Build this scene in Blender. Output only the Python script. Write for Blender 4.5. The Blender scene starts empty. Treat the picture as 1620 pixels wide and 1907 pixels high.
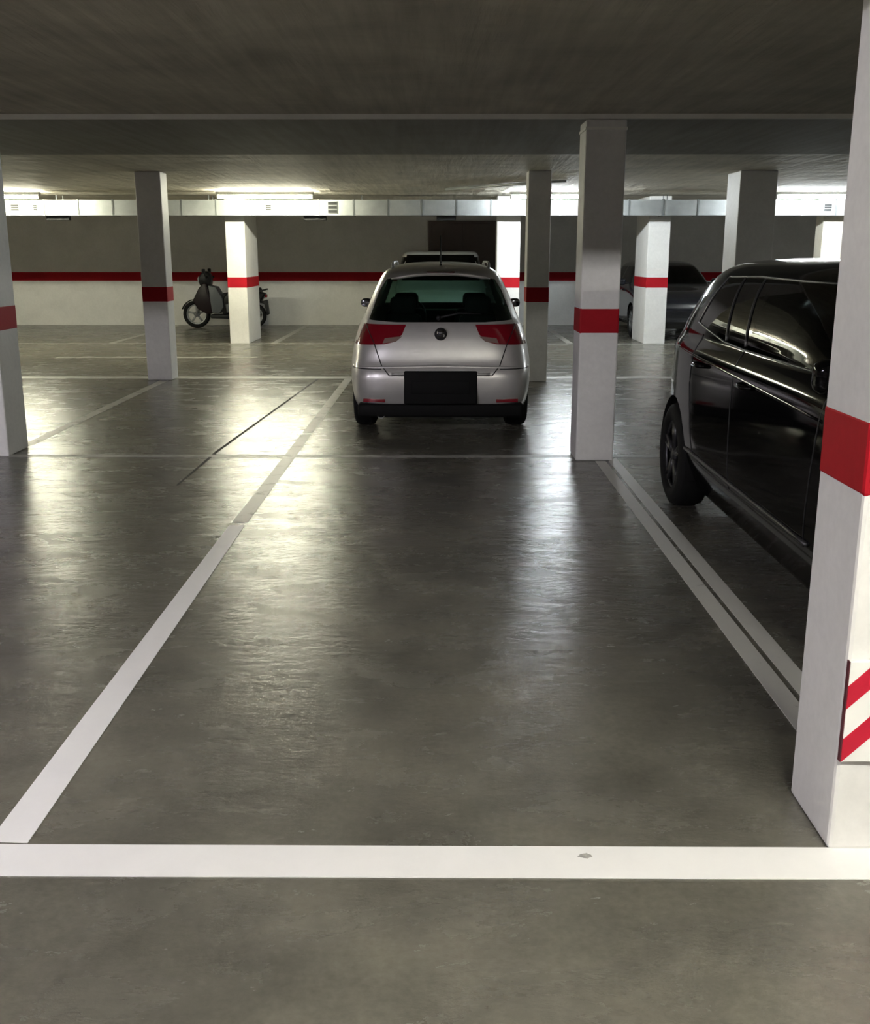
import bpy, bmesh, math, random
from mathutils import Vector, Matrix
from mathutils.bvhtree import BVHTree
from math import sin, cos, pi, radians as R

scn = bpy.context.scene
COL = scn.collection
random.seed(4)

# ------------------------------------------------------------------ camera
W, H, F = 1620, 1907, 1930.0
PITCH = math.atan((H / 2 - 473) / F)
YAW = 8 / F
EYE = 1.6
cam = bpy.data.cameras.new('camera')
cam.sensor_fit = 'HORIZONTAL'
cam.sensor_width = 36.0
cam.lens = 36.0 * F / W
cam.clip_start = 0.05
cam.clip_end = 200
co = bpy.data.objects.new('camera', cam)
co.location = (0, 0, EYE)
co.rotation_euler = (pi / 2 - PITCH, 0, YAW)
COL.objects.link(co)
scn.camera = co

# ------------------------------------------------------------------ world, exposure
wd = bpy.data.worlds.new('world')
wd.use_nodes = True
wd.node_tree.nodes['Background'].inputs[0].default_value = (0, 0, 0, 1)
wd.node_tree.nodes['Background'].inputs[1].default_value = 0.0
scn.world = wd
scn.view_settings.view_transform = 'Standard'
scn.view_settings.look = 'None'
scn.view_settings.gamma = 1.0
scn.view_settings.use_curve_mapping = False
scn.view_settings.exposure = 2.4
scn.cycles.use_denoising = True
scn.cycles.use_adaptive_sampling = True
scn.cycles.adaptive_threshold = 0.08
scn.cycles.adaptive_min_samples = 20
scn.cycles.max_bounces = 8
scn.cycles.diffuse_bounces = 5
scn.cycles.glossy_bounces = 4
scn.cycles.transparent_max_bounces = 10
scn.cycles.sample_clamp_indirect = 6.0
scn.cycles.caustics_refractive = False

TUBE_FAR = 90.0      # radiance of the tubes over the far aisle
TUBE_NEAR = 104.0     # and over the aisle the photograph is taken from

# ------------------------------------------------------------------ materials
def new_mat(name):
    m = bpy.data.materials.new(name)
    m.use_nodes = True
    nt = m.node_tree
    return m, nt, nt.nodes['Principled BSDF']

def node(nt, t, **kw):
    n = nt.nodes.new(t)
    for k, v in kw.items():
        setattr(n, k, v)
    return n

def coords(nt, scale=(1, 1, 1), rot=(0, 0, 0)):
    g = node(nt, 'ShaderNodeNewGeometry')
    mp = node(nt, 'ShaderNodeMapping')
    mp.inputs['Scale'].default_value = scale
    mp.inputs['Rotation'].default_value = rot
    nt.links.new(g.outputs['Position'], mp.inputs['Vector'])
    return mp.outputs['Vector']

def noise(nt, vec, scale, detail=4, rough=0.55, dist=0.0):
    n = node(nt, 'ShaderNodeTexNoise')
    n.inputs['Scale'].default_value = scale
    n.inputs['Detail'].default_value = detail
    n.inputs['Roughness'].default_value = rough
    n.inputs['Distortion'].default_value = dist
    nt.links.new(vec, n.inputs['Vector'])
    return n.outputs['Fac']

def ramp(nt, fac, stops):
    r = node(nt, 'ShaderNodeValToRGB')
    el = r.color_ramp.elements
    while len(el) < len(stops):
        el.new(0.5)
    for e, (p, c) in zip(el, stops):
        e.position = p
        e.color = c if len(c) == 4 else (*c, 1)
    nt.links.new(fac, r.inputs['Fac'])
    return r.outputs['Color']

def maprange(nt, fac, a, b, c, d):
    m = node(nt, 'ShaderNodeMapRange')
    for i, v in zip((1, 2, 3, 4), (a, b, c, d)):
        m.inputs[i].default_value = v
    nt.links.new(fac, m.inputs[0])
    return m.outputs[0]

def mul(nt, a, b, fac=1.0):
    m = node(nt, 'ShaderNodeMix', data_type='RGBA', blend_type='MULTIPLY')
    m.inputs[0].default_value = fac
    nt.links.new(a, m.inputs[6])
    nt.links.new(b, m.inputs[7])
    return m.outputs[2]

def bump(nt, bs, hgt, strength, dist=0.01):
    b = node(nt, 'ShaderNodeBump')
    b.inputs['Strength'].default_value = strength
    b.inputs['Distance'].default_value = dist
    nt.links.new(hgt, b.inputs['Height'])
    nt.links.new(b.outputs[0], bs.inputs['Normal'])

def simple(name, col, rough=0.5, metal=0.0, coat=0.0, vary=0.0, vscale=6.0, spec=0.5):
    m, nt, bs = new_mat(name)
    bs.inputs['Base Color'].default_value = (*col, 1)
    bs.inputs['Roughness'].default_value = rough
    bs.inputs['Metallic'].default_value = metal
    bs.inputs['Coat Weight'].default_value = coat
    bs.inputs['Coat Roughness'].default_value = 0.05
    bs.inputs['Specular IOR Level'].default_value = spec
    v = vary if vary else 0.06
    n = noise(nt, coords(nt), vscale, 5, 0.6)
    lo = tuple(c * (1 - v) for c in col)
    hi = tuple(min(1, c * (1 + v * 0.6)) for c in col)
    nt.links.new(ramp(nt, n, [(0.3, lo), (0.7, hi)]), bs.inputs['Base Color'])
    return m

def mat_floor():
    m, nt, bs = new_mat('polished_concrete')
    v = coords(nt)
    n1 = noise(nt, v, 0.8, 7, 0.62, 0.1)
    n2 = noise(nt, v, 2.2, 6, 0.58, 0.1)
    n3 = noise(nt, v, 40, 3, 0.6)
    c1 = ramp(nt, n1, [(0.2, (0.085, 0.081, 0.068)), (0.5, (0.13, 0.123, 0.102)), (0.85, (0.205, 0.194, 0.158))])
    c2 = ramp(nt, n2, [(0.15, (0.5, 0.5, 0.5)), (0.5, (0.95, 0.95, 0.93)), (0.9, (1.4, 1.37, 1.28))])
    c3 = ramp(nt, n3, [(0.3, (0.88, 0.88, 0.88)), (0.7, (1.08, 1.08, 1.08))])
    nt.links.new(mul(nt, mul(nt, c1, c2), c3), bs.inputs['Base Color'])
    vs = coords(nt, (1.6, 3.2, 1))
    r1 = noise(nt, vs, 1.3, 8, 0.72, 0.3)
    nt.links.new(maprange(nt, r1, 0.32, 0.7, 0.17, 0.34), bs.inputs['Roughness'])
    bs.inputs['Specular IOR Level'].default_value = 0.6
    b1 = noise(nt, vs, 5.0, 7, 0.7, 0.2)
    bump(nt, bs, b1, 0.24, 0.012)
    return m

def mat_ceiling(name, lo, hi, boards=True):
    m, nt, bs = new_mat(name)
    v = coords(nt)
    n1 = noise(nt, v, 1.1, 6, 0.62, 0.5)
    n2 = noise(nt, coords(nt, (9, 0.5, 1)), 1.5, 5, 0.6)
    c1 = ramp(nt, n1, [(0.3, lo), (0.7, hi)])
    c2 = ramp(nt, n2, [(0.35, (0.84, 0.83, 0.8)), (0.65, (1.08, 1.07, 1.05))])
    nt.links.new(mul(nt, c1, c2), bs.inputs['Base Color'])
    bs.inputs['Roughness'].default_value = 0.75
    if boards:
        a = node(nt, 'ShaderNodeMath', operation='ADD')
        nt.links.new(noise(nt, coords(nt, (4.5, 0.35, 1)), 1.0, 5, 0.6, 0.3), a.inputs[0])
        nt.links.new(noise(nt, coords(nt, (0.5, 3.0, 1)), 1.0, 5, 0.6, 0.3), a.inputs[1])
        bump(nt, bs, a.outputs[0], 0.7, 0.05)
    else:
        bump(nt, bs, n2, 0.15, 0.01)
    return m

def mat_paint(name, col, rough=0.55, dirt=0.12):
    m, nt, bs = new_mat(name)
    v = coords(nt)
    n = noise(nt, v, 2.2, 6, 0.65, 0.4)
    n2 = noise(nt, v, 28, 3, 0.6)
    c1 = ramp(nt, n, [(0.28, tuple(c * (1 - dirt) for c in col)), (0.6, col)])
    c2 = ramp(nt, n2, [(0.3, (0.95, 0.95, 0.95)), (0.7, (1.02, 1.02, 1.02))])
    nt.links.new(mul(nt, c1, c2), bs.inputs['Base Color'])
    bs.inputs['Roughness'].default_value = rough
    bs.inputs['Specular IOR Level'].default_value = 0.2
    bump(nt, bs, n2, 0.08, 0.004)
    return m

def mat_line(name, col, wear):
    """floor paint, worn through to the concrete in patches"""
    m, nt, bs = new_mat(name)
    v = coords(nt)
    n = noise(nt, v, 5.0, 7, 0.7, 0.6)
    dark = (0.2, 0.19, 0.165)
    nt.links.new(ramp(nt, n, [(wear - 0.06, dark), (wear + 0.05, tuple(c * 0.93 for c in col)), (0.85, col)]), bs.inputs['Base Color'])
    bs.inputs['Roughness'].default_value = 0.42
    bump(nt, bs, noise(nt, v, 18, 4), 0.1, 0.004)
    return m

def mat_emit(name, col, strength):
    m, nt, bs = new_mat(name)
    bs.inputs['Base Color'].default_value = (0.9, 0.9, 0.9, 1)
    bs.inputs['Emission Color'].default_value = (*col, 1)
    bs.inputs['Emission Strength'].default_value = strength
    return m

def mat_glass(name, tint, ior=1.5):
    m = bpy.data.materials.new(name)
    m.use_nodes = True
    nt = m.node_tree
    nt.nodes.clear()
    out = node(nt, 'ShaderNodeOutputMaterial')
    tr = node(nt, 'ShaderNodeBsdfTransparent')
    tr.inputs[0].default_value = (*tint, 1)
    gl = node(nt, 'ShaderNodeBsdfGlossy')
    gl.inputs['Roughness'].default_value = 0.03
    gl.inputs['Color'].default_value = (1, 1, 1, 1)
    fr = node(nt, 'ShaderNodeFresnel')
    geo = node(nt, 'ShaderNodeNewGeometry')
    nt.links.new(maprange(nt, geo.outputs['Backfacing'], 0.0, 1.0, ior, 1.0 / ior), fr.inputs[0])
    mx = node(nt, 'ShaderNodeMixShader')
    nt.links.new(fr.outputs[0], mx.inputs[0])
    nt.links.new(tr.outputs[0], mx.inputs[1])
    nt.links.new(gl.outputs[0], mx.inputs[2])
    nt.links.new(mx.outputs[0], out.inputs[0])
    return m

M = dict(
    floor=mat_floor(),
    ceiling=mat_ceiling('board_marked_concrete', (0.38, 0.357, 0.30), (0.56, 0.525, 0.435)),
    band=mat_ceiling('smooth_concrete', (0.2, 0.19, 0.17), (0.25, 0.24, 0.21), False),
    seam=simple('pale_lit_edge', (0.8, 0.79, 0.74), 0.7),  # light on the ceiling step put into a pale colour; also on pillar collar
    white=mat_paint('white_wall_paint', (0.72, 0.71, 0.69)),
    cream=mat_paint('cream_wall_paint', (0.7, 0.66, 0.55)),
    red=mat_paint('red_wall_paint', (0.36, 0.004, 0.012), 0.65),
    line=mat_line('white_floor_paint', (0.86, 0.85, 0.84), 0.22),
    line_old=mat_line('worn_floor_paint', (0.47, 0.46, 0.43), 0.40),
    line_thin=mat_line('faded_floor_paint', (0.40, 0.39, 0.36), 0.42),
    line_mid=mat_line('grey_floor_paint', (0.66, 0.65, 0.60), 0.30),
    stain=simple('scuffed_paint', (0.36, 0.35, 0.33), 0.6, vary=0.4, vscale=60),
    joint=simple('floor_joint', (0.045, 0.043, 0.04), 0.8),
    zinc=simple('galvanised_sheet', (0.40, 0.42, 0.42), 0.45, 0.55, vary=0.2, vscale=3),
    zinc_d=simple('galvanised_flange', (0.17, 0.18, 0.18), 0.5, 0.5),
    dark=simple('dark_plastic', (0.013, 0.013, 0.014), 0.5, spec=0.3),
    rubber=simple('tyre_rubber', (0.007, 0.007, 0.007), 0.8, spec=0.2),
    rim=simple('alloy', (0.42, 0.43, 0.44), 0.35, 0.8),
    rim_dark=simple('dark_alloy', (0.09, 0.09, 0.095), 0.35, 0.8),
    silver=simple('silver_car_paint', (0.58, 0.565, 0.55), 0.33, 0.5, 0.5),
    black=simple('black_car_paint', (0.0015, 0.0015, 0.0017), 0.07, 0.0, 0.0, spec=0.16),
    darkblue=simple('dark_blue_car_paint', (0.006, 0.007, 0.012), 0.25, 0.0, 1.0),
    whitecar=simple('white_car_paint', (0.74, 0.75, 0.75), 0.3, 0.0, 0.8),
    palecar=simple('pale_silver_car_paint', (0.55, 0.57, 0.56), 0.3, 0.3, 0.8),
    lamp=simple('red_lens', (0.19, 0.004, 0.012), 0.12, 0, 0.6),
    lamp_dark=simple('smoked_red_lens', (0.06, 0.003, 0.004), 0.12, 0, 0.6),
    clear=simple('clear_lens', (0.5, 0.5, 0.52), 0.12, 0.2, 0.6),
    mirror=simple('mirror_glass', (0.12, 0.12, 0.13), 0.08, 1.0),
    clear_d=simple('dull_clear_lens', (0.22, 0.15, 0.13), 0.15, 0.0, 0.6),
    blackp=simple('matt_black_plastic', (0.004, 0.004, 0.004), 0.7, spec=0.15),
    chrome=simple('chrome', (0.75, 0.75, 0.76), 0.12, 1.0),
    glass=mat_glass('tinted_glass', (0.30, 0.42, 0.375), 1.3),
    glass_d=mat_glass('privacy_glass', (0.03, 0.033, 0.032), 1.28),
    cloth=simple('dark_upholstery', (0.016, 0.016, 0.017), 0.85),
    door=simple('brown_metal_door', (0.085, 0.06, 0.05), 0.45),
    hz_white=simple('hazard_white', (0.8, 0.8, 0.77), 0.35),
    hz_red=simple('hazard_red', (0.48, 0.012, 0.035), 0.35),
    hz_edge=simple('hazard_foam_edge', (0.09, 0.012, 0.02), 0.7),
    housing=simple('light_housing', (0.7, 0.7, 0.68), 0.4),
    tube_w=mat_emit('warm_tube', (1.0, 0.975, 0.74), TUBE_FAR),
    tube_c=mat_emit('cool_tube', (0.90, 0.97, 1.0), TUBE_FAR),
    tube_nl=mat_emit('cool_near_tube', (0.98, 0.935, 1.06), TUBE_NEAR * 1.4),
    tube_nr=mat_emit('warm_near_tube', (1.0, 0.985, 0.87), TUBE_NEAR),
    scoot=simple('black_scooter_plastic', (0.007, 0.0065, 0.007), 0.35, 0, 0.0, spec=0.2),
    scoot_red=simple('dark_red_scooter_plastic', (0.009, 0.004, 0.005), 0.4, 0, 0.0, spec=0.2),
    scoot_grey=simple('grey_scooter_plastic', (0.11, 0.117, 0.122), 0.4, spec=0.3),
)

# ------------------------------------------------------------------ helpers
def link(name, me, mat, parent=None, smooth=False, bevel=0.0):
    o = bpy.data.objects.new(name, me)
    COL.objects.link(o)
    if mat is not None:
        me.materials.append(mat)
    if parent is not None:
        o.parent = parent
    if smooth:
        for p in me.polygons:
            p.use_smooth = True
    if bevel:
        b = o.modifiers.new('bevel', 'BEVEL')
        b.width = bevel
        b.segments = 2
        b.limit_method = 'ANGLE'
    return o

def from_bm(name, bm, mat, parent=None, smooth=False, bevel=0.0):
    me = bpy.data.meshes.new(name)
    bmesh.ops.recalc_face_normals(bm, faces=bm.faces)
    bm.to_mesh(me)
    bm.free()
    return link(name, me, mat, parent, smooth, bevel)

def tag(o, label=None, cat=None, group=None, kind=None):
    if label: o['label'] = label
    if cat: o['category'] = cat
    if group: o['group'] = group
    if kind: o['kind'] = kind
    return o

def empty(name, loc=(0, 0, 0), rz=0.0):
    o = bpy.data.objects.new(name, None)
    o.empty_display_size = 0.2
    o.location = loc
    o.rotation_euler = (0, 0, rz)
    COL.objects.link(o)
    return o

def bm_box(bm, x0, x1, y0, y1, z0, z1):
    vs = [bm.verts.new(p) for p in ((x0, y0, z0), (x1, y0, z0), (x1, y1, z0), (x0, y1, z0),
                                    (x0, y0, z1), (x1, y0, z1), (x1, y1, z1), (x0, y1, z1))]
    for f in ((0, 3, 2, 1), (4, 5, 6, 7), (0, 1, 5, 4), (1, 2, 6, 5), (2, 3, 7, 6), (3, 0, 4, 7)):
        bm.faces.new([vs[i] for i in f])

def box(name, x0, x1, y0, y1, z0, z1, mat, parent=None, bevel=0.0):
    bm = bmesh.new()
    bm_box(bm, x0, x1, y0, y1, z0, z1)
    return from_bm(name, bm, mat, parent, False, bevel)

def rbox(name, c, s, mat, parent=None, r=0.03, rot=None, taper=1.0):
    """rounded box, centre c, size s"""
    bm = bmesh.new()
    bm_box(bm, -s[0] / 2, s[0] / 2, -s[1] / 2, s[1] / 2, -s[2] / 2, s[2] / 2)
    for v in bm.verts:
        if v.co.z > 0:
            v.co.x *= taper
            v.co.y *= taper
    bmesh.ops.bevel(bm, geom=list(bm.edges), offset=min(r, min(s) * 0.45), segments=3, affect='EDGES', profile=0.5)
    if rot:
        bmesh.ops.rotate(bm, verts=bm.verts, cent=(0, 0, 0), matrix=Matrix.Rotation(rot[1], 3, rot[0]))
    bmesh.ops.translate(bm, verts=bm.verts, vec=c)
    return from_bm(name, bm, mat, parent, True)

def bm_tube(bm, pts, r, n=8, closed=False):
    pts = [Vector(p) for p in pts]
    k = len(pts)
    rr = r if isinstance(r, (list, tuple)) else [r] * k
    rings = []
    for i, p in enumerate(pts):
        a = pts[i - 1] if (i > 0 or closed) else p
        b = pts[(i + 1) % k] if (i < k - 1 or closed) else p
        d = (b - a).normalized()
        u = d.cross(Vector((0, 0, 1)))
        if u.length < 1e-3:
            u = d.cross(Vector((0, 1, 0)))
        u.normalize()
        w = d.cross(u)
        rings.append([bm.verts.new(p + (u * cos(2 * pi * j / n) + w * sin(2 * pi * j / n)) * rr[i]) for j in range(n)])
    for i in range(k if closed else k - 1):
        A, B = rings[i], rings[(i + 1) % k]
        for j in range(n):
            bm.faces.new((A[j], A[(j + 1) % n], B[(j + 1) % n], B[j]))
    if not closed:
        bm.faces.new(rings[0])
        bm.faces.new(rings[-1][::-1])

def tube(name, pts, r, mat, parent=None, n=8, closed=False):
    bm = bmesh.new()
    bm_tube(bm, pts, r, n, closed)
    return from_bm(name, bm, mat, parent, True)

def bm_lathe(bm, prof, c, axis='X', n=36, closed=True):
    """profile of (along axis, radius)"""
    rings = []
    for a, r in prof:
        ring = []
        for j in range(n):
            t = 2 * pi * j / n
            if axis == 'X':
                p = (c[0] + a, c[1] + r * cos(t), c[2] + r * sin(t))
            elif axis == 'Y':
                p = (c[0] + r * cos(t), c[1] + a, c[2] + r * sin(t))
            else:
                p = (c[0] + r * cos(t), c[1] + r * sin(t), c[2] + a)
            ring.append(bm.verts.new(p))
        rings.append(ring)
    m = len(rings)
    for i in range(m if closed else m - 1):
        A, B = rings[i], rings[(i + 1) % m]
        for j in range(n):
            bm.faces.new((A[j], A[(j + 1) % n], B[(j + 1) % n], B[j]))
    if not closed:
        bm.faces.new(rings[0])
        bm.faces.new(rings[-1][::-1])

def lathe(name, prof, c, mat, parent=None, axis='X', n=36, closed=True, smooth=True):
    bm = bmesh.new()
    bm_lathe(bm, prof, c, axis, n, closed)
    return from_bm(name, bm, mat, parent, smooth)

def plate(name, poly, z0, z1, mat, parent=None):
    """flat prism over a polygon in x, y"""
    bm = bmesh.new()
    a = [bm.verts.new((x, y, z0)) for x, y in poly]
    b = [bm.verts.new((x, y, z1)) for x, y in poly]
    bm.faces.new(a[::-1])
    bm.faces.new(b)
    k = len(poly)
    for i in range(k):
        bm.faces.new((a[i], a[(i + 1) % k], b[(i + 1) % k], b[i]))
    return from_bm(name, bm, mat, parent)

# ------------------------------------------------------------------ the setting
XL, XR, YB, YF, CZ = -14.0, 14.0, -8.0, 24.4, 2.6
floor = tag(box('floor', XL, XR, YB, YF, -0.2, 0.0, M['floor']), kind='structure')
ceil = tag(box('ceiling', XL, XR, YB, YF, CZ, CZ + 0.25, M['ceiling']), kind='structure')
tag(box('trim_1', XL, XR, 8.12, 10.95, CZ - 0.032, CZ, M['band']), 'smooth darker concrete strip crossing the ceiling above the pillars', kind='structure')
tag(box('trim_2', XL, XR, 8.10, 8.12, CZ - 0.034, CZ, M['seam']), 'thin step across the ceiling, its face coloured pale as if lit', kind='structure')  # step face gets too little light, so its brightness is painted in

def wall(name, x0, x1, y0, y1, stripe):
    w = tag(box(name, x0, x1, y0, y1, 0, CZ, M['white']), kind='structure')
    box('red_stripe', *stripe, 1.0, 1.195, M['red'], w)
    return w
wall('wall_back', XL, XR, YF, YF + 0.2, (XL, XR, YF - 0.004, YF))
wall('wall_left', XL - 0.2, XL, YB, YF, (XL, XL + 0.004, YB, YF))
wall('wall_right', XR, XR + 0.2, YB, YF, (XR - 0.004, XR, YB, YF))
wall('wall_front', XL, XR, YB - 0.2, YB, (XL, XR, YB, YB + 0.004))

door = tag(box('door_1', -0.25, 1.30, YF - 0.05, YF - 0.0045, 0.0, 2.33, M['door'], bevel=0.005), 'dark brown double metal door in the far wall', kind='structure')
for x0, x1 in ((-0.19, 0.515), (0.535, 1.24)):
    leaf = box('door_leaf', x0, x1, YF - 0.065, YF - 0.05, 0.02, 2.27, M['door'], door, 0.004)
box('handle', 0.44, 0.50, YF - 0.11, YF - 0.065, 1.02, 1.06, M['dark'], door, 0.004)

# ------------------------------------------------------------------ floor paint
def line(poly, mat, label, z=0.003):
    o = plate('painted_line', poly, 0.0005, z, M[mat], floor)
    o['label'] = label
    return o
line([(-9.0, 2.445), (9.0, 2.40), (9.0, 2.545), (-9.0, 2.60)], 'line', 'wide white line across the open end of the empty bay')
line([(-1.262, 2.59), (-1.150, 2.585), (-1.180, 6.08), (-1.275, 6.08)], 'line', 'white line along the left edge of the empty bay', 0.0025)
line([(-1.272, 6.15), (-1.175, 6.15), (-1.165, 9.35), (-1.262, 9.35)], 'line_old', 'worn far stretch of the left bay line', 0.0025)
line([(-1.262, 9.42), (-1.165, 9.42), (-1.15, 13.7), (-1.25, 13.7)], 'line_thin', 'faded bay line left of the silver car', 0.0025)
line([(1.235, 2.9), (1.322, 2.9), (1.322, 8.1), (1.240, 8.1)], 'line_mid', 'inner of the two lines beside the black car', 0.0025)
line([(1.346, 2.9), (1.43, 2.9), (1.43, 8.25), (1.346, 8.1)], 'line_mid', 'outer of the two lines beside the black car', 0.0025)
line([(-9.0, 8.26), (9.0, 8.26), (9.0, 8.36), (-9.0, 8.36)], 'line_thin', 'faded thin line between the two rows of bays', 0.002)
line([(-3.60, 8.8), (-3.50, 8.8), (-3.53, 13.5), (-3.64, 13.5)], 'line_thin', 'faded line between the two left pillars', 0.002)
line([(-13.5, 13.72), (13.5, 13.72), (13.5, 13.95), (-13.5, 13.95)], 'line_thin', 'faded line along the near edge of the far aisle', 0.002)
line([(-13.5, 19.1), (13.5, 19.1), (13.5, 19.24), (-13.5, 19.24)], 'line_thin', 'faded line along the far edge of the far aisle', 0.002)
for x0, x1 in ((-6.1, -2.9),):
    line([(x0, 16.5), (x1, 16.55), (x1, 16.72), (x0, 16.7)], 'line_thin', 'pale strip in the middle of the far aisle', 0.002)  # paler strip laid along the middle of the aisle floor
for x in (-6.05, -3.05, -0.75, 2.4):
    line([(x - 0.06, 19.3), (x + 0.06, 19.3), (x + 0.06, 24.2), (x - 0.06, 24.2)], 'line_thin', 'faded bay divider at the far wall', 0.002)
j = plate('floor_joint', [(-1.60, 14.0), (-1.575, 14.0), (-1.842, 8.5), (-1.86, 7.2), (-1.875, 7.2), (-1.868, 8.5)], 0.0003, 0.0015, M['joint'], floor)
j['label'] = 'dark sawn joint running down the floor'
def stain(x, y, rx, ry, z, label):
    o = plate('stain', [(x + rx * cos(a) * random.uniform(0.6, 1.1), y + ry * sin(a) * random.uniform(0.6, 1.1)) for a in [2 * pi * k / 14 for k in range(14)]], z - 0.0012, z, M['stain'], floor)
    o['label'] = label
stain(0.400, 2.525, 0.024, 0.013, 0.0038, 'dark scuff on the wide white line')

# ------------------------------------------------------------------ pillars
def pillar(x0, x1, y0, y1, label, mat='white', bevel=0.012):
    t = empty('pillar', ((x0 + x1) / 2, (y0 + y1) / 2, 0))
    a, b = (x1 - x0) / 2, (y1 - y0) / 2
    bm = bmesh.new()
    bm_box(bm, -a, a, -b, b, 0, CZ - (0.034 if 8.0 < y0 < 10.9 else 0.0))
    from_bm('shaft', bm, M[mat], t, bevel=bevel)
    bm = bmesh.new()
    e = 0.002
    bm_box(bm, -a - e, a + e, -b - e, b + e, 1.0, 1.197)
    from_bm('red_stripe', bm, M['red'], t, bevel=bevel)
    tag(t, label, 'pillar', 'white pillars with a red stripe')
    return t
PR = pillar(1.075, 1.395, 2.56, 2.88, 'nearest white pillar with red stripe and a hazard board at right')
PM = pillar(1.085, 1.385, 8.12, 8.48, 'white pillar with red stripe between silver car and black car')
box('top_collar', -0.156, 0.156, -0.186, 0.186, 2.492, 2.512, M['seam'], PM)
pillar(1.10, 1.385, 13.4, 13.75, 'white pillar with red stripe just behind the right side of the silver car')
pillar(-3.81, -3.49, 13.55, 13.88, 'white pillar with red stripe left of the scooter, beside the aisle')
pillar(-3.81, -3.50, 8.28, 8.7, 'white pillar with red stripe cut by the left picture edge')
pillar(-3.84, -3.49, 19.22, 20.5, 'deep white pillar with red stripe in front of the scooter')
pillar(1.03, 1.45, 19.22, 19.6, 'white far pillar with red stripe seen above the right mirror of silver car')
pillar(3.74, 4.13, 19.22, 20.4, 'deep white pillar with red stripe in front of the dark far car')
pillar(6.85, 7.27, 19.22, 19.6, 'cream far pillar above the roof of the black car', 'cream')
pillar(3.71, 4.17, 13.4, 14.0, 'white pillar rising behind the rear of the black car')

# hazard board on the nearest pillar (parts of it)
hx0, hx1, hz0, hz1, hy = -0.158, 0.158, 0.278, 0.565, -0.16
hb = box('hazard_board', hx0, hx1, hy - 0.020, hy - 0.0035, hz0, hz1, M['hz_white'], PR, 0.002)
hb['label'] = 'white foam board with red diagonal stripes'
box('board_edge', hx0 - 0.003, hx0, hy - 0.0195, hy - 0.004, hz0, hz1, M['hz_edge'], hb)
def stripe_poly(c0, w):
    """red band between z = x + c0 and z = x + c0 + w clipped to the board"""
    def clip(poly, f):
        out = []
        for i in range(len(poly)):
            p, q = poly[i], poly[(i + 1) % len(poly)]
            a, b = f(p), f(q)
            if a >= 0: out.append(p)
            if (a >= 0) != (b >= 0):
                t = a / (a - b)
                out.append((p[0] + (q[0] - p[0]) * t, p[1] + (q[1] - p[1]) * t))
        return out
    P = [(hx0, hz0), (hx1, hz0), (hx1, hz1), (hx0, hz1)]
    P = clip(P, lambda p: p[1] - p[0] - c0)
    P = clip(P, lambda p: c0 + w - (p[1] - p[0])) if P else P
    return P
c = hz0 - hx0
for k in range(-3, 3):
    P = stripe_poly(c + 0.0 + k * 0.152, 0.066)
    if len(P) < 3: continue
    bm = bmesh.new()
    a = [bm.verts.new((x, hy - 0.0215, z)) for x, z in P]
    b = [bm.verts.new((x, hy - 0.0195, z)) for x, z in P]
    bm.faces.new(a); bm.faces.new(b[::-1])
    for i in range(len(P)):
        bm.faces.new((a[i], b[i], b[(i + 1) % len(P)], a[(i + 1) % len(P)]))
    from_bm('red_diagonal', bm, M['hz_red'], hb)

# ------------------------------------------------------------------ ventilation ducts
def duct(y0, y1, z0, z1, x0, x1, label, details, pitch=1.25):
    t = empty('ventilation_duct', ((x0 + x1) / 2, (y0 + y1) / 2, z0))
    ox, oy = t.location.x, t.location.y
    n = int(round((x1 - x0) / pitch))
    w = (x1 - x0) / n
    seg = None
    for i in range(n):
        if seg is None:
            seg = box('duct_section', -w / 2 + 0.004, w / 2 - 0.004, y0 - oy, y1 - oy, 0, z1 - z0, M['zinc'], t)
            flg = box('flange', -0.012, 0.012, y0 - oy - 0.012, y1 - oy + 0.008, -0.008, z1 - z0 + 0.008, M['zinc_d'], t)
            s, f = seg, flg
        else:
            s, f = seg.copy(), flg.copy()
            COL.objects.link(s); COL.objects.link(f)
            s.parent = f.parent = t
        s.location.x = x0 + w * (i + 0.5) - ox
        f.location.x = x0 + w * i - ox
    for (x, a, h_) in details:
        g = box('grille', x - a - ox, x + a - ox, y0 - oy - 0.022, y0 - oy, (z1 - z0) * 0.5 - h_, (z1 - z0) * 0.5 + h_, M['zinc_d'], t)
        for k in range(3):
            zz = (z1 - z0) * 0.5 - h_ + h_ * 2 * (k + 0.5) / 3
            box('slat', x - a * 0.85 - ox, x + a * 0.85 - ox, y0 - oy - 0.03, y0 - oy - 0.022, zz - h_ * 0.22, zz + h_ * 0.22, M['dark'], g)
    for k in range(10):
        x = x0 + 1.5 + k * 2.66
        for yy in (y0 + 0.03, y1 - 0.03):
            box('hanger_rod', x - 0.006 - ox, x + 0.006 - ox, yy - 0.006 - oy, yy + 0.006 - oy, z1 - z0, CZ - z0, M['zinc_d'], t)
    return tag(t, label, 'duct')
DF = duct(18.8, 19.19, 2.255, 2.515, -13.5, 13.5, 'long galvanised sheet metal air duct along the far aisle',
          [(-7.40, 0.075, 0.055), (-2.98, 0.055, 0.05), (-1.86, 0.09, 0.10), (6.75, 0.07, 0.06), (-7.05, 0.03, 0.05)], 0.6)
duct(1.75, 2.15, 2.335, 2.565, -13.5, 13.5, 'galvanised sheet metal air duct overhead at the near aisle', [])
for x, w in ((-6.75, 0.2), (-2.2, 0.2), (0.12, 0.17)):
    o = box('sensor_box', x - w, x + w, 19.0 - 18.995, 19.0 - 18.995 + 0.12, -0.075, -0.002, M['dark'], DF, 0.006)
    o['label'] = 'small dark box under the duct'

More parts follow.
